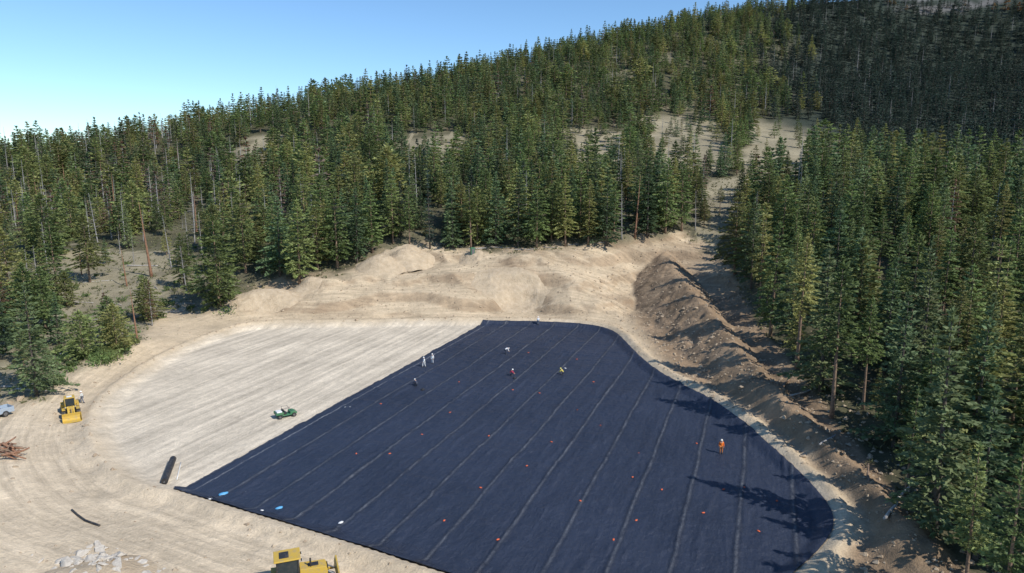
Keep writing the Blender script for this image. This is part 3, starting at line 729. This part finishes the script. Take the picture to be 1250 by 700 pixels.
# ================================================================ PEOPLE
def skin(name,J,E,mat,parent,sub=1):
    me=bpy.data.meshes.new(name);names=list(J);ix={n:i for i,n in enumerate(names)}
    me.from_pydata([J[n][0] for n in names],[(ix[a],ix[b]) for a,b in E],[])
    o=bpy.data.objects.new(name,me);TMP.objects.link(o)
    sk=o.modifiers.new('s','SKIN');sk.use_smooth_shade=True
    for i,n_ in enumerate(names):
        r=J[n_][1];me.skin_vertices[0].data[i].radius=(r,r);me.skin_vertices[0].data[i].use_root=(i==0)
    ss=o.modifiers.new('u','SUBSURF');ss.levels=sub;ss.render_levels=sub
    SK.append((o,name,mat,parent))
TMP=bpy.data.collections.new('skins');COL.children.link(TMP);SK=[]
POSE={
'stand':dict(pel=(0,0,.95),spi=(0,0,1.15),che=(0,0,1.36),nec=(0,.01,1.50),hea=(0,.03,1.60),top=(0,.02,1.70),sh=(.18,0,1.42),el=(.25,-.02,1.13),wr=(.26,.06,.90),hi=(.09,0,.91),kn=(.11,.03,.50),an=(.12,-.02,.09),to=(.13,.16,.04)),
'walk':dict(pel=(0,0,.93),spi=(0,.02,1.13),che=(0,.04,1.34),nec=(0,.06,1.48),hea=(0,.09,1.58),top=(0,.08,1.68),sh=(.18,.04,1.40),el=(.25,.02,1.12),wr=(.25,.18,.93),hi=(.09,0,.9),kn=(.11,.1,.50),an=(.12,.02,.09),to=(.13,.20,.04)),
'bend':dict(pel=(0,-.18,.90),spi=(0,-.02,1.02),che=(0,.17,1.12),nec=(0,.31,1.16),hea=(0,.41,1.13),top=(0,.50,1.09),sh=(.18,.22,1.13),el=(.24,.34,.86),wr=(.2,.46,.62),hi=(.1,-.16,.86),kn=(.14,.04,.48),an=(.15,-.06,.09),to=(.16,.12,.04)),
'crouch':dict(pel=(0,-.16,.42),spi=(0,-.08,.60),che=(0,.04,.78),nec=(0,.14,.90),hea=(0,.21,.98),top=(0,.25,1.06),sh=(.18,.07,.83),el=(.27,.28,.60),wr=(.18,.46,.42),hi=(.1,-.12,.40),kn=(.17,.28,.46),an=(.16,-.02,.09),to=(.17,.16,.04))}
def person(px,py,pose,rz,top,legs,hat,label,onliner=True):
    X,Y,Z,t=hit(px,py)
    if onliner: Z=Z+.19
    e=empty('person',(X,Y,Z),rz,1.06);tag(e,label,'person');p=POSE[pose]
    J={};E=[]
    def mir(v,s): return (v[0]*s,v[1],v[2])
    def off(v,s,dy=0): return (v[0]*s,v[1]+dy*s,v[2])
    wk=.22 if pose=='walk' else 0
    J['pel']=(p['pel'],.13);J['spi']=(p['spi'],.125);J['che']=(p['che'],.14);J['nec']=(p['nec'],.055);J['hea']=(p['hea'],.088);J['top']=(p['top'],.075)
    d=Vector(p['top'])-Vector(p['nec']);fw=Vector((0,d.z,-d.y)).normalized()
    J['nose']=(tuple(Vector(p['hea'])+fw*.11),.016)
    E=[('pel','spi'),('spi','che'),('che','nec'),('nec','hea'),('hea','top'),('hea','nose')]
    for s,q in((1,'r'),(-1,'l')):
        J['sh'+q]=(mir(p['sh'],s),.062);J['el'+q]=(off(p['el'],s,-wk*.5 if wk else 0),.044);J['wr'+q]=(off(p['wr'],s,-wk*.9),.028)
        wv=Vector(J['wr'+q][0]);dr=(wv-Vector(J['el'+q][0])).normalized();hv=wv+dr*.08;J['ha'+q]=(tuple(hv),.036)
        lat=Vector((0,1,0)) if abs(dr.y)<.7 else Vector((1,0,0))
        for fi,(o_,ln) in enumerate([(-.033,.065),(-.011,.080),(.012,.075),(.033,.055)]):
            J['f%d%s'%(fi,q)]=(tuple(hv+dr*(.05)+lat*o_),.010);J['g%d%s'%(fi,q)]=(tuple(hv+dr*(.05+ln)+lat*o_*1.2+Vector((-s*.02,0,0))),.008)
            E+=[('ha'+q,'f%d%s'%(fi,q)),('f%d%s'%(fi,q),'g%d%s'%(fi,q))]
        J['th'+q]=(tuple(hv+dr*.02+lat*.06+Vector((-s*.02,0,0))),.010);E.append(('ha'+q,'th'+q))
        J['hi'+q]=(mir(p['hi'],s),.095);J['kn'+q]=(off(p['kn'],s,wk*.6),.062);J['an'+q]=(off(p['an'],s,wk),.042);J['to'+q]=(off(p['to'],s,wk),.04)
        E+=[('che','sh'+q),('sh'+q,'el'+q),('el'+q,'wr'+q),('wr'+q,'ha'+q),('pel','hi'+q),('hi'+q,'kn'+q),('kn'+q,'an'+q),('an'+q,'to'+q)]
    skin('body',J,E,M_skin,e)
    def sub(ks,k,es): return {n:(J[n][0],J[n][1]*k+.015) for n in ks},es
    a,b=sub(['spi','pel','che','shr','shl','elr','ell','wrr','wrl'],1.15,[('pel','spi'),('spi','che'),('che','shr'),('che','shl'),('shr','elr'),('shl','ell'),('elr','wrr'),('ell','wrl')])
    skin('jacket',a,b,cloth('cloth_'+label[:8],top),e)
    a,b=sub(['pel','hir','hil','knr','knl','anr','anl'],1.14,[('pel','hir'),('pel','hil'),('hir','knr'),('hil','knl'),('knr','anr'),('knl','anl')])
    skin('trousers',a,b,cloth('legs_'+label[:8],legs),e)
    mb=MB()
    for q in 'rl':
        A=Vector(J['an'+q][0]);B=Vector(J['to'+q][0]);mb.tube([A+Vector((0,-.07,.02)),A+Vector((0,0,-.01)),B,B+Vector((0,.05,0))],[.055,.07,.06,.035],8)
    mb.obj('boots',[M_blk],e,smooth=True)
    if hat is not None:
        c=Vector(p['hea'])+ (Vector(p['top'])-Vector(p['hea']))*.55;up=(Vector(p['top'])-Vector(p['hea'])).normalized()
        mb=MB();P=[c+up*h for h in(0,.02,.05,.09,.12,.135)];mb.tube([c-up*.005]+P,[.15,.145,.118,.112,.09,.05,.01],14);mb.obj('hard_hat',[cloth('hat_'+label[:8],hat)],e,smooth=True)
person(518,450,'walk',2.2,(.75,.75,.73),(.62,.62,.60),(.8,.8,.78),'person in white clothing and hard hat walking on liner')
person(528,446,'stand',2.6,(.78,.78,.76),(.55,.56,.58),(.8,.8,.78),'person in white shirt and pale trousers standing on liner')
person(508,474,'crouch',1.0,(.05,.06,.09),(.04,.05,.07),(.75,.75,.7),'person in dark clothing crouching over a liner seam')
person(618,435,'bend',-1.2,(.75,.75,.75),(.06,.07,.1),(.8,.8,.8),'person in white shirt bending over the liner')
person(624,461,'crouch',-1.6,(.40,.05,.09),(.04,.05,.08),(.8,.8,.78),'person in red shirt crouching on the liner')
person(686,459,'crouch',1.4,(.60,.50,.12),(.10,.10,.12),(.75,.70,.2),'person in yellow vest crouching on the liner')
person(880,556,'stand',2.9,(.85,.20,.03),(.50,.18,.06),(.8,.75,.65),'person in orange safety vest standing on black liner')
person(657,398,'stand',.4,(.65,.68,.72),(.12,.14,.18),(.8,.8,.8),'person in pale jacket standing at far liner edge')
person(101,493,'walk',2.0,(.60,.60,.56),(.16,.17,.2),(.8,.8,.78),'person in pale shirt walking beside wheel loader',False)
dg=bpy.context.evaluated_depsgraph_get();dg.update();res=[]
for o,name,mat,parent in SK:
    nm=bpy.data.meshes.new_from_object(o.evaluated_get(dg));res.append((nm,name,mat,parent))
for o,_,_,_ in SK: bpy.data.objects.remove(o)
bpy.data.collections.remove(TMP)
for nm,name,mat,parent in res:
    nm.name=name;nm.materials.clear();nm.materials.append(mat);mkobj(name,nm,(0,0,0),parent)
# ================================================================ MACHINES
def wheel(parent,c,R,w,n=20,side=1):
    we=bpy.data.objects.new('wheel',None);COL.objects.link(we);we.parent=parent;we.location=c
    b=MB();prof=[(R*.62,-w/2),(R*.9,-w/2),(R,-w*.36),(R,w*.36),(R*.9,w/2),(R*.62,w/2)];V=[];F=[]
    for i in range(n):
        a=2*math.pi*i/n
        for r,xx in prof: V.append((xx,math.cos(a)*r,math.sin(a)*r))
    m_=len(prof)
    for i in range(n):
        for j in range(m_): F.append((i*m_+j,i*m_+(j+1)%m_,((i+1)%n)*m_+(j+1)%m_,((i+1)%n)*m_+j))
    b.add(V,F)
    for i in range(n):
        a=2*math.pi*(i+.5)/n;b.box((w*.18*(1 if i%2 else -1),math.cos(a)*R*1.0,math.sin(a)*R*1.0),(w*.5,R*.12,R*.08),(a,0,0))
    b.obj('tyre',[M_rub],we)
    b=MB();b.cyl((-w*.3,0,0),(w*.3,0,0),R*.63,n=18);b.cyl((w*.3*side,0,0),(w*.46*side,0,0),R*.26,R*.2,n=10);b.obj('rim',[M_yel if R>.6 else M_gry],we,bevel=.01)
    return we
def loader(px,py,rz,sc):
    X,Y,Z,t=hit(px,py);e=empty('wheel_loader',(X,Y,Z+.02),rz,sc);tag(e,'yellow wheel loader with raised cab parked on dirt','wheel loader')
    b=MB();b.prism([(-3.3,1.0),(-3.3,1.9),(-3.0,2.15),(-.9,2.3),(-.9,1.0)],-.9,.9);b.m=1;b.box((0,-2.0,.85),(1.2,2.6,.5));b.box((0,-3.38,1.2),(1.9,.2,.7));b.box((0,-2.1,2.26),(1.0,1.0,.06));b.obj('engine_body',[M_yel,M_blk],e,bevel=.05)
    b=MB();b.box((0,1.1,1.05),(1.1,2.2,.7));b.box((0,1.4,1.55),(.9,1.0,.7));b.box((0,0,.95),(.6,.8,.5));b.obj('front_frame',[M_yel],e,bevel=.04)
    for s in(1,-1):
        b=MB();b.box((s*1.05,-1.9,1.75),(.62,1.7,.10));b.box((s*1.05,-1.15,1.45),(.62,.1,.6));b.obj('fender',[M_yel],e,bevel=.03)
        b=MB();b.box((s*1.05,1.4,1.62),(.5,1.4,.08));b.obj('fender',[M_yel],e,bevel=.02)
        wheel(e,(s*1.08,1.45,.78),.78,.62,side=s);wheel(e,(s*1.08,-1.75,.78),.78,.62,side=s)
        b=MB();b.box((s*.75,1.75,2.02),(.18,.12,.16));b.m=1;b.box((s*.75,1.82,2.02),(.14,.03,.12));b.obj('headlight',[M_blk,M_lamp],e,bevel=.01)
    b=MB()
    for q in((-.72,-.85),(.72,-.85),(.72,.55),(-.72,.55)): b.box((q[0],q[1],2.35),(.1,.1,1.7))
    b.box((0,-.15,1.62),(1.5,1.5,.25));b.obj('cab',[M_yel],e,bevel=.02)
    b=MB();b.box((0,-.15,3.25),(1.62,1.7,.14));b.m=1;b.box((0,-.15,3.34),(.8,.8,.06));b.obj('cab_roof',[M_yel,M_wht],e,bevel=.04)
    for c_,d_ in(((0,.56,2.45),(1.3,.03,1.4)),((0,-.86,2.45),(1.3,.03,1.4)),((.73,-.15,2.45),(.03,1.28,1.4)),((-.73,-.15,2.45),(.03,1.28,1.4))):
        MB().box(c_,d_).obj('window',[M_glass],e)
    b=MB()
    for s in(.42,-.42): b.prism([(1.2,1.9),(1.5,2.05),(2.8,1.15),(3.3,.55),(3.1,.4),(2.6,.8),(1.2,1.6)],s-.09,s+.09)
    b.cyl((-.45,2.5,1.05),(.45,2.5,1.05),.1);b.obj('boom_arm',[M_yel],e,bevel=.02)
    b=MB();b.cyl((0,1.3,1.9),(0,2.2,1.7),.1);b.m=1;b.cyl((0,2.2,1.7),(0,3.2,1.2),.06);b.obj('hydraulic_cylinder',[M_yel,M_gry],e)
    b=MB();pr=[(3.2,1.35),(3.1,.9),(3.15,.4),(3.5,.12),(4.5,.05),(4.5,.10),(3.55,.2),(3.25,.45),(3.2,.9),(3.28,1.33)];b.prism(pr,-1.4,1.4)
    for s in(-1.4,1.36): b.prism([(3.2,1.35),(3.12,.4),(3.5,.12),(4.5,.05),(4.35,.45),(3.7,1.2)],s,s+.04)
    b.obj('bucket',[M_yel],e,bevel=.01)
    b=MB();b.cyl((.5,-1.6,2.2),(.5,-1.6,2.95),.07);b.obj('exhaust_pipe',[M_blk],e)
    b=MB()
    for s in(-.98,-.7): b.cyl((s,-.5,.6),(s,-.5,1.9),.025,n=6)
    for k in range(4): b.box((-.84,-.5,.65+.35*k),(.3,.12,.04))
    b.obj('ladder',[M_blk],e)
loader(87,508,math.radians(215),.8)
def dozer(X,Y,rz,sc):
    Z=gz(X,Y);e=empty('bulldozer',(X,Y,Z+.02),rz,sc);tag(e,'yellow tracked bulldozer with black cab on dirt road','bulldozer')
    b=MB();b.prism([(.2,.8),(.2,1.95),(2.1,1.85),(2.25,1.6),(2.25,.8)],-.55,.55);b.box((0,-1.2,1.35),(1.5,1.4,.9));b.m=1;b.box((0,2.27,1.3),(.95,.06,.8));b.box((0,1.2,1.93),(.5,.8,.05));b.obj('engine_body',[M_yel,M_blk],e,bevel=.05)
    for s in(1,-1):
        b=MB();pts=[]
        for k in range(10): a=math.pi/2+math.pi*k/9;pts.append((-1.7+.48*math.cos(a),.5+.48*math.sin(a)))
        for k in range(10): a=-math.pi/2+math.pi*k/9;pts.append((1.6+.42*math.cos(a),.46+.42*math.sin(a)))
        inn=[(y*.97,.48+(z_-.48)*.82) for y,z_ in pts];n_=len(pts);x0,x1=s*1.0-.27,s*1.0+.27
        V=[(x0,*p_) for p_ in pts]+[(x1,*p_) for p_ in pts]+[(x0,*p_) for p_ in inn]+[(x1,*p_) for p_ in inn];F=[]
        for k in range(n_):
            j=(k+1)%n_;F+=[(k,j,n_+j,n_+k),(2*n_+k,3*n_+k,3*n_+j,2*n_+j),(k,2*n_+k,2*n_+j,j),(n_+k,n_+j,3*n_+j,3*n_+k)]
        b.add(V,F)
        for k in range(22): b.box((s*1.0,-1.7+k*.155,.995-.03*k/22),(.56,.05,.06))
        b.obj('track',[M_gry],e)
        b=MB();b.box((s*1.0,0,.48),(.3,2.8,.35))
        for k in range(6): b.cyl((s*1.0-.2,-1.3+k*.52,.25),(s*1.0+.2,-1.3+k*.52,.25),.16)
        b.cyl((s*1.0-.22,-1.7,.5),(s*1.0+.22,-1.7,.5),.36);b.cyl((s*1.0-.22,1.6,.46),(s*1.0+.22,1.6,.46),.32);b.obj('track_frame',[M_yel],e,bevel=.01)
        b=MB();b.box((s*1.05,-.6,1.12),(.6,1.9,.07));b.obj('fender',[M_yel],e,bevel=.02)
        b=MB();b.box((s*.5,.35,2.75),(.16,.1,.14));b.m=1;b.box((s*.5,.41,2.75),(.12,.03,.1));b.obj('headlight',[M_blk,M_lamp],e)
        b=MB();b.box((s*1.35,1.6,.5),(.12,3.0,.2));b.obj('push_arm',[M_yel],e,bevel=.02)
        b=MB();b.cyl((s*.4,2.1,1.5),(s*.55,2.95,.9),.06);b.obj('hydraulic_cylinder',[M_gry],e)
    b=MB()
    for q in((-.68,-1.45),(.68,-1.45),(.68,.1),(-.68,.1)): b.box((q[0],q[1],2.3),(.11,.11,1.35))
    b.box((0,-.68,1.72),(1.45,1.6,.2));b.obj('cab',[M_blk],e,bevel=.02)
    b=MB();b.box((0,-.68,3.02),(1.65,1.95,.12));b.m=1;b.box((0,-.9,3.1),(.9,.7,.07));b.obj('cab_roof',[M_yel,M_blk],e,bevel=.04)
    for c_,d_ in(((0,.12,2.4),(1.25,.03,1.1)),((0,-1.47,2.4),(1.25,.03,1.1)),((.69,-.68,2.4),(.03,1.42,1.1)),((-.69,-.68,2.4),(.03,1.42,1.1))): MB().box(c_,d_).obj('window',[M_glass],e)
    b=MB();b.prism([(3.0,1.35),(2.9,.95),(2.9,.5),(3.05,.1),(3.15,.1),(3.02,.5),(3.02,.95),(3.12,1.35)],-1.65,1.65);b.obj('blade',[M_yel],e,bevel=.01)
    b=MB();b.cyl((.25,1.0,1.9),(.25,1.0,2.6),.07);b.obj('exhaust_pipe',[M_blk],e)
    b=MB();b.box((0,-2.25,.9),(1.4,.4,.3));
    for s in(-.5,0,.5): b.prism([(-2.5,1.2),(-2.35,1.2),(-2.45,.35),(-2.3,.1),(-2.65,.3)],s-.05,s+.05)
    b.obj('ripper',[M_blk],e,bevel=.01)
dozer(-17.4,51.2,math.radians(-70),1.05)
def pickup(px,py,rz):
    X,Y,Z,t=hit(px,py);e=empty('pickup_truck',(X,Y,Z+.02),rz);tag(e,'pale blue and white pickup truck parked on dirt road','pickup truck')
    b=MB();b.box((0,1.9,.85),(1.85,1.6,.55));b.box((0,.2,.8),(1.85,1.9,.6));b.box((0,-1.8,.6),(1.85,2.2,.3))
    b.box((.88,-1.8,.95),(.08,2.2,.45));b.box((-.88,-1.8,.95),(.08,2.2,.45));b.box((0,-2.87,.95),(1.85,.08,.45));b.obj('body',[M_blu],e,bevel=.06)
    b=MB();b.box((0,.1,1.42),(1.65,1.9,.7),taper=.84);b.obj('window',[M_glass],e,bevel=.04)
    b=MB();b.box((0,.1,1.79),(1.42,1.55,.07));b.obj('cab_roof',[M_wht],e,bevel=.03)
    for s in(1,-1):
        wheel(e,(s*.85,1.75,.4),.4,.26,14,s);wheel(e,(s*.85,-1.8,.4),.4,.26,14,s)
        MB().box((s*.7,2.71,.9),(.3,.05,.18)).obj('headlight',[M_lamp],e)
    MB().box((0,2.75,.55),(1.8,.12,.2)).obj('bumper',[M_gry],e,bevel=.02)
pickup(-15,514,math.radians(150))
def utv(px,py,rz,sc):
    X,Y,Z,t=hit(px,py);e=empty('utility_vehicle',(X,Y,Z+.02),rz,sc);tag(e,'small green and white utility vehicle on bare soil','utility vehicle')
    b=MB();b.prism([(.5,.45),(.5,.85),(1.1,.85),(1.5,.65),(1.5,.4)],-.65,.65);b.box((0,0,.42),(1.3,1.4,.15));b.obj('body',[M_grn],e,bevel=.04)
    b=MB();b.box((0,-1.0,.62),(1.35,1.1,.06));
    for c_,d_ in(((.66,-1.0,.8),(.05,1.1,.32)),((-.66,-1.0,.8),(.05,1.1,.32)),((0,-.47,.8),(1.35,.05,.32)),((0,-1.53,.8),(1.35,.05,.32))): b.box(c_,d_)
    b.obj('cargo_bed',[M_grn],e,bevel=.01)
    b=MB();b.box((0,-.15,.68),(1.15,.45,.14));b.box((0,-.38,.95),(1.15,.12,.45));b.obj('seat',[M_blk],e,bevel=.03)
    b=MB()
    for a_ in(.6,-.6): b.tube([(a_,-.42,.5),(a_,-.42,1.45),(a_,.45,1.45),(a_,.7,.85)],[.03]*4,6)
    b.obj('roll_cage',[M_blk],e)
    b=MB();b.box((0,-1.0,.9),(1.0,.8,.35));b.obj('white_load',[M_wht],e,bevel=.08)
    for s in(1,-1):
        wheel(e,(s*.68,1.05,.3),.3,.24,12,s);wheel(e,(s*.68,-1.0,.3),.3,.24,12,s)
utv(349,509,math.radians(-55),.95)
X,Y,Z,t_=hit(577,314);e=empty('portable_toilet',(X,Y,Z),.3);tag(e,'small green portable toilet near the treeline','toilet')
MB().box((0,0,1.1),(1.1,1.1,2.2)).obj('cabin',[M_grn],e,bevel=.04);b=MB();b.box((0,0,2.25),(1.2,1.2,.12),taper=.8);b.obj('roof',[M_grn],e,bevel=.03);MB().box((0,-.57,1.05),(.75,.04,1.9)).obj('door',[M_gry],e,bevel=.01)
A=hit(201,592);B=hit(212,567)
e=empty('liner_roll',(A[0],A[1],A[2]),0);tag(e,'black roll of geomembrane lying on the bare floor','roll')
b=MB();dv=Vector((B[0]-A[0],B[1]-A[1],0));P0=Vector((0,0,.34));b.cyl(P0,P0+dv,.36,n=24);b.obj('roll',[M_blk],e,bevel=.02)
b=MB();u=dv.normalized();b.cyl(P0-u*.25,P0+dv+u*.25,.07);b.obj('core',[M_gry],e)
def hose(pts,r,label,mat):
    P=[]
    for a,b_ in pts: X,Y,Z,t_=hit(a,b_);P.append(Vector((X,Y,Z+r)))
    o=P[0].copy();Q=[]
    for i in range(len(P)-1):
        for k in range(4): Q.append(P[i].lerp(P[i+1],k/4)-o)
    Q.append(P[-1]-o);mb=MB();mb.tube(Q,[r]*len(Q),8);ob=mb.obj('hose',[mat],None,tuple(o),smooth=True);tag(ob,label,'hose')
hose([(88,625),(95,631),(104,637),(113,640),(122,645)],.10,'short black hose lying on the dirt road',M_blk)
hose([(216,588),(221,566)],.05,'thin white pipe lying beside the liner roll',M_wht)
def bag(px,py,s,mat,label,name='bag',lift=.14,fl=1):
    X,Y,Z,t_=hit(px,py);rg=random.Random(int(px*7+py));V=[];F=[];nr,nc=6,12
    for i in range(nr+1):
        th=math.pi*i/nr
        for j in range(nc):
            a=2*math.pi*j/nc;k=1+rg.uniform(-.15,.15);V.append((math.sin(th)*math.cos(a)*s*k,math.sin(th)*math.sin(a)*s*.6*k,math.cos(th)*s*.3*k*fl))
    for i in range(nr):
        for j in range(nc): F.append((i*nc+j,(i+1)*nc+j,(i+1)*nc+(j+1)%nc,i*nc+(j+1)%nc))
    o=mkobj(name,mkmesh(name,V,F,[mat],True),(X,Y,Z+lift+s*.2*fl),None,rg.uniform(0,3));tag(o,label,name.replace('_',' '))
M_tarp=paint('blue_tarp',(.10,.35,.60),.5,dirtamt=.1)
bag(273,608,.5,M_tarp,'crumpled blue tarp bag on liner corner',lift=.2);bag(341,625,.4,M_tarp,'small blue bag on the liner',lift=.2);bag(300,604,.24,M_wht,'small white sandbag on liner','sandbag',.2)
bag(416,642,.34,M_wht,'small white sandbag on liner','sandbag',.2);bag(257,612,.22,M_wht,'small white sandbag on liner','sandbag',.2);bag(320,627,.2,M_wht,'small white sandbag on liner','sandbag',.2)
bag(425,500,.6,paint('pale_plastic',(.42,.43,.42),.6,dirtamt=.2),'crumpled pale sheet lying on liner','plastic_sheet',.2,.4);bag(690,452,.25,M_wht,'small white sandbag on liner','sandbag',.2);bag(516,478,.5,M_blk,'black tool bag on the liner','tool_bag',.2)
bag(628,464,.4,M_blk,'black tool bag on the liner','tool_bag',.2)
M_or=paint('orange_fabric',(.60,.11,.04),.8,dirtamt=.2)
mk=[(470,492),(545,505),(620,478),(700,500),(770,582),(782,560),(860,630),(810,600),(705,620),(640,575),(590,600),(545,640),(640,430),(700,440),(730,470),(850,548),(905,600),(950,620),(480,560),(560,470),(745,660),(920,655),(885,600),(520,530),(600,535),(670,540),(735,520),(430,560),(660,480),(780,640),(610,660)]
for a,b_ in mk: bag(a+rs.uniform(-6,6),b_+rs.uniform(-4,4),.19,M_or,'small orange marker lying on the liner','marker_flag',.22)
# ================================================================ LIGHT, SKY, CAMERA
sun=bpy.data.lights.new('sun','SUN');sun.energy=5.0;sun.angle=math.radians(.5);sun.color=(1,.965,.905)
so=bpy.data.objects.new('sun',sun);COL.objects.link(so)
so.rotation_euler=Vector((-AZx*math.cos(EL),-AZy*math.cos(EL),-math.sin(EL))).to_track_quat('-Z','Y').to_euler()
w=bpy.data.worlds.new('World');scene.world=w;w.use_nodes=True;nt=w.node_tree
sk=nt.nodes.new('ShaderNodeTexSky');sk.sky_type='NISHITA';sk.sun_disc=False;sk.sun_elevation=EL;sk.sun_rotation=math.atan2(AZx,AZy);sk.altitude=2000;sk.air_density=1.2;sk.dust_density=.0;sk.ozone_density=3.4
tn=nt.nodes.new('ShaderNodeMix');tn.data_type='RGBA';tn.blend_type='MULTIPLY';tn.inputs[0].default_value=1;tn.inputs[7].default_value=(.82,.98,1.08,1)
nt.links.new(sk.outputs[0],tn.inputs[6]);nt.links.new(tn.outputs[2],nt.nodes['Background'].inputs[0]);nt.nodes['Background'].inputs[1].default_value=.15
cam=bpy.data.cameras.new('cam');co=bpy.data.objects.new('cam',cam);COL.objects.link(co);co.location=(0,0,CH);co.rotation_euler=(math.pi/2-PITCH,0,0)
cam.sensor_width=36;cam.lens=FP/1250*36;cam.clip_end=8000;cam.clip_start=.5;scene.camera=co
scene.view_settings.view_transform='Standard';scene.view_settings.look='None';scene.view_settings.exposure=0
